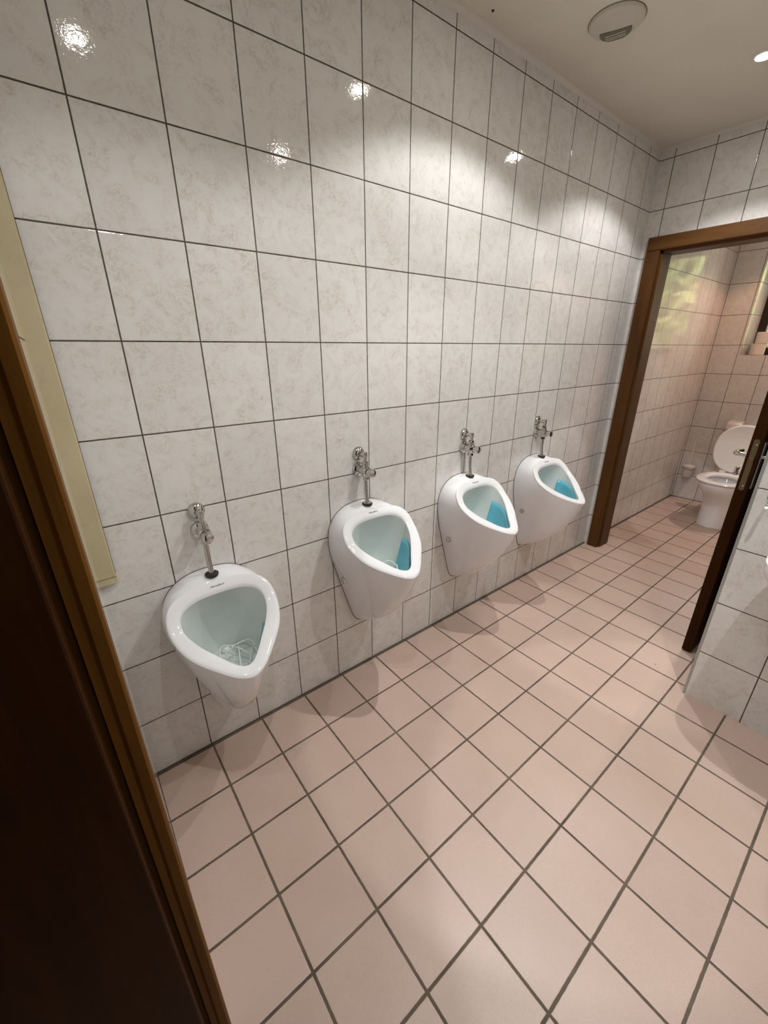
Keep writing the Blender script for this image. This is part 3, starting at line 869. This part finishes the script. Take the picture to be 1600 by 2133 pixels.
# opening: segment of the disc towards the lamp side
def vp(px, py, h_):
    return (1.690 + px, -.300 + py, ZC - h_)
dirv = Vector((.9, .42)).normalized(); per = Vector((-dirv.y, dirv.x))
def vsurf(r_): return .018 - .002 * min(1, r_ / (VR * .6)) if r_ < VR * .6 else .016 - .006 * (r_ - VR * .6) / (VR * .4)
bm = bmesh.new(); rows = []
for k in range(9):
    u_ = .016 + (.086 - .016) * k / 8; row = []
    hw = .052 * math.sqrt(max(.12, 1 - ((u_ - .03) / .064) ** 2))
    for j in range(9):
        q = dirv * u_ + per * lerp(-hw, hw, j / 8)
        row.append(vp(q.x, q.y, vsurf(q.length) + .0012))
    rows.append(row)
grid(bm, rows, closed=False)
child('opening', bm, M['vent_dark'], vt, smooth=False)
for k in range(3):
    u_ = .034 + .014 * k; bm = bmesh.new()
    hw = .034
    A_ = dirv * u_ + per * -hw; B_ = dirv * (u_ + .006) + per * hw
    tube(bm, [vp(lerp(A_.x, B_.x, j / 6), lerp(A_.y, B_.y, j / 6), vsurf(lerp(A_, B_, j / 6).length) + .002) for j in range(7)], .0016, 6)
    child('slat', bm, M['vent_disc'], vt)

def make_spot(pos, power, col, label):
    x, y = pos
    r_ = tag(empty('ceiling_spotlight', (x, y, ZC)), label, 'ceiling light', 'recessed ceiling spotlights')
    child('trim_ring', lathe(bmesh.new(), [(.042, ZC), (.042, ZC - .003), (.038, ZC - .007), (.031, ZC - .007), (.029, ZC - .001)], 'z', (x, y, 0), 40, cap=False), M['lamp_ring'], r_)
    child('lens', lathe(bmesh.new(), [(.029, ZC - .001), (.026, ZC - .004), (.015, ZC - .006), (.0001, ZC - .0065)], 'z', (x, y, 0), 32, cap=False), M['lens'], r_)
    L = bpy.data.lights.new('lamp', 'SPOT'); L.energy = power; L.color = col; L.spot_size = math.radians(SPOT_ANGLE); L.spot_blend = SPOT_BLEND; L.shadow_soft_size = .018
    lo = bpy.data.objects.new('lamp', L); COL.objects.link(lo); lo.parent = r_; lo.location = (0, 0, -.036)
    L2 = bpy.data.lights.new('lamp_beam', 'SPOT'); L2.energy = power * (0.45 if x < 0.5 else 1.35)   # the lamp by the doorway is weak and wide; L2.color = col; L2.spot_size = math.radians(104); L2.spot_blend = 1.0; L2.shadow_soft_size = .016
    lo = bpy.data.objects.new('lamp_beam', L2); COL.objects.link(lo); lo.parent = r_; lo.location = (0, 0, -.037)
SL = ['recessed round ceiling spotlight nearest the doorway, above the lowest urinal', 'recessed round ceiling spotlight between the second and third urinals',
      'recessed round ceiling spotlight near the washbasin wall', 'glowing recessed ceiling spotlight at the right edge, in front of the toilet door', 'recessed warm ceiling spotlight inside the toilet room']
for (p, e_, c_), lb in zip(SPOTS, SL): make_spot(p, e_, c_, lb)

# little dark screw in the ceiling
sc = link('screw', lathe(bmesh.new(), [(.0045, -.003), (.0045, 0)], 'z', (0, 0, 0), 10), M['rubber'], loc=(1.308, -.062, ZC))
tag(sc, 'tiny dark screw in the ceiling beside the urinal wall', 'screw')

# ------------------------------------------------------------------ outside the window
gr = structure('ground', bx(5.6, 14, -7, 5, -0.35, -0.25), M['grass'])
def tree(x, y, h, rad, n, label):
    r_ = tag(empty('tree', (x, y, -.25)), label, 'tree', 'trees outside the window')
    child('trunk', tube(bmesh.new(), [(x, y, -.25), (x + .05, y, h * .3), (x, y + .06, h * .6), (x + .03, y, h * .85)], [.11, .09, .06, .03], 10), M['bark'], r_)
    bm = bmesh.new()
    for _ in range(n):
        while True:
            v = Vector((random.uniform(-1, 1), random.uniform(-1, 1), random.uniform(-1, 1)))
            if .35 < v.length < 1: break
        c_ = Vector((x + v.x * rad, y + v.y * rad, h * .68 + v.z * rad * 1.1)); s_ = random.uniform(.08, .15)
        a_ = Vector((random.gauss(0, 1), random.gauss(0, 1), random.gauss(0, 1))).normalized(); b_ = a_.orthogonal().normalized()
        bm.faces.new([bm.verts.new(c_ + a_ * s_), bm.verts.new(c_ + b_ * s_ * .5), bm.verts.new(c_ - a_ * s_), bm.verts.new(c_ - b_ * s_ * .5)])
    child('foliage', bm, M['leaf'], r_, smooth=False)
tree(8.4, -1.0, 3.7, 1.25, 6000, 'nearer green tree seen reflected in the toilet room tiles')
tree(11.3, 1.9, 4.2, 1.8, 6000, 'farther green tree behind the first outside the window')
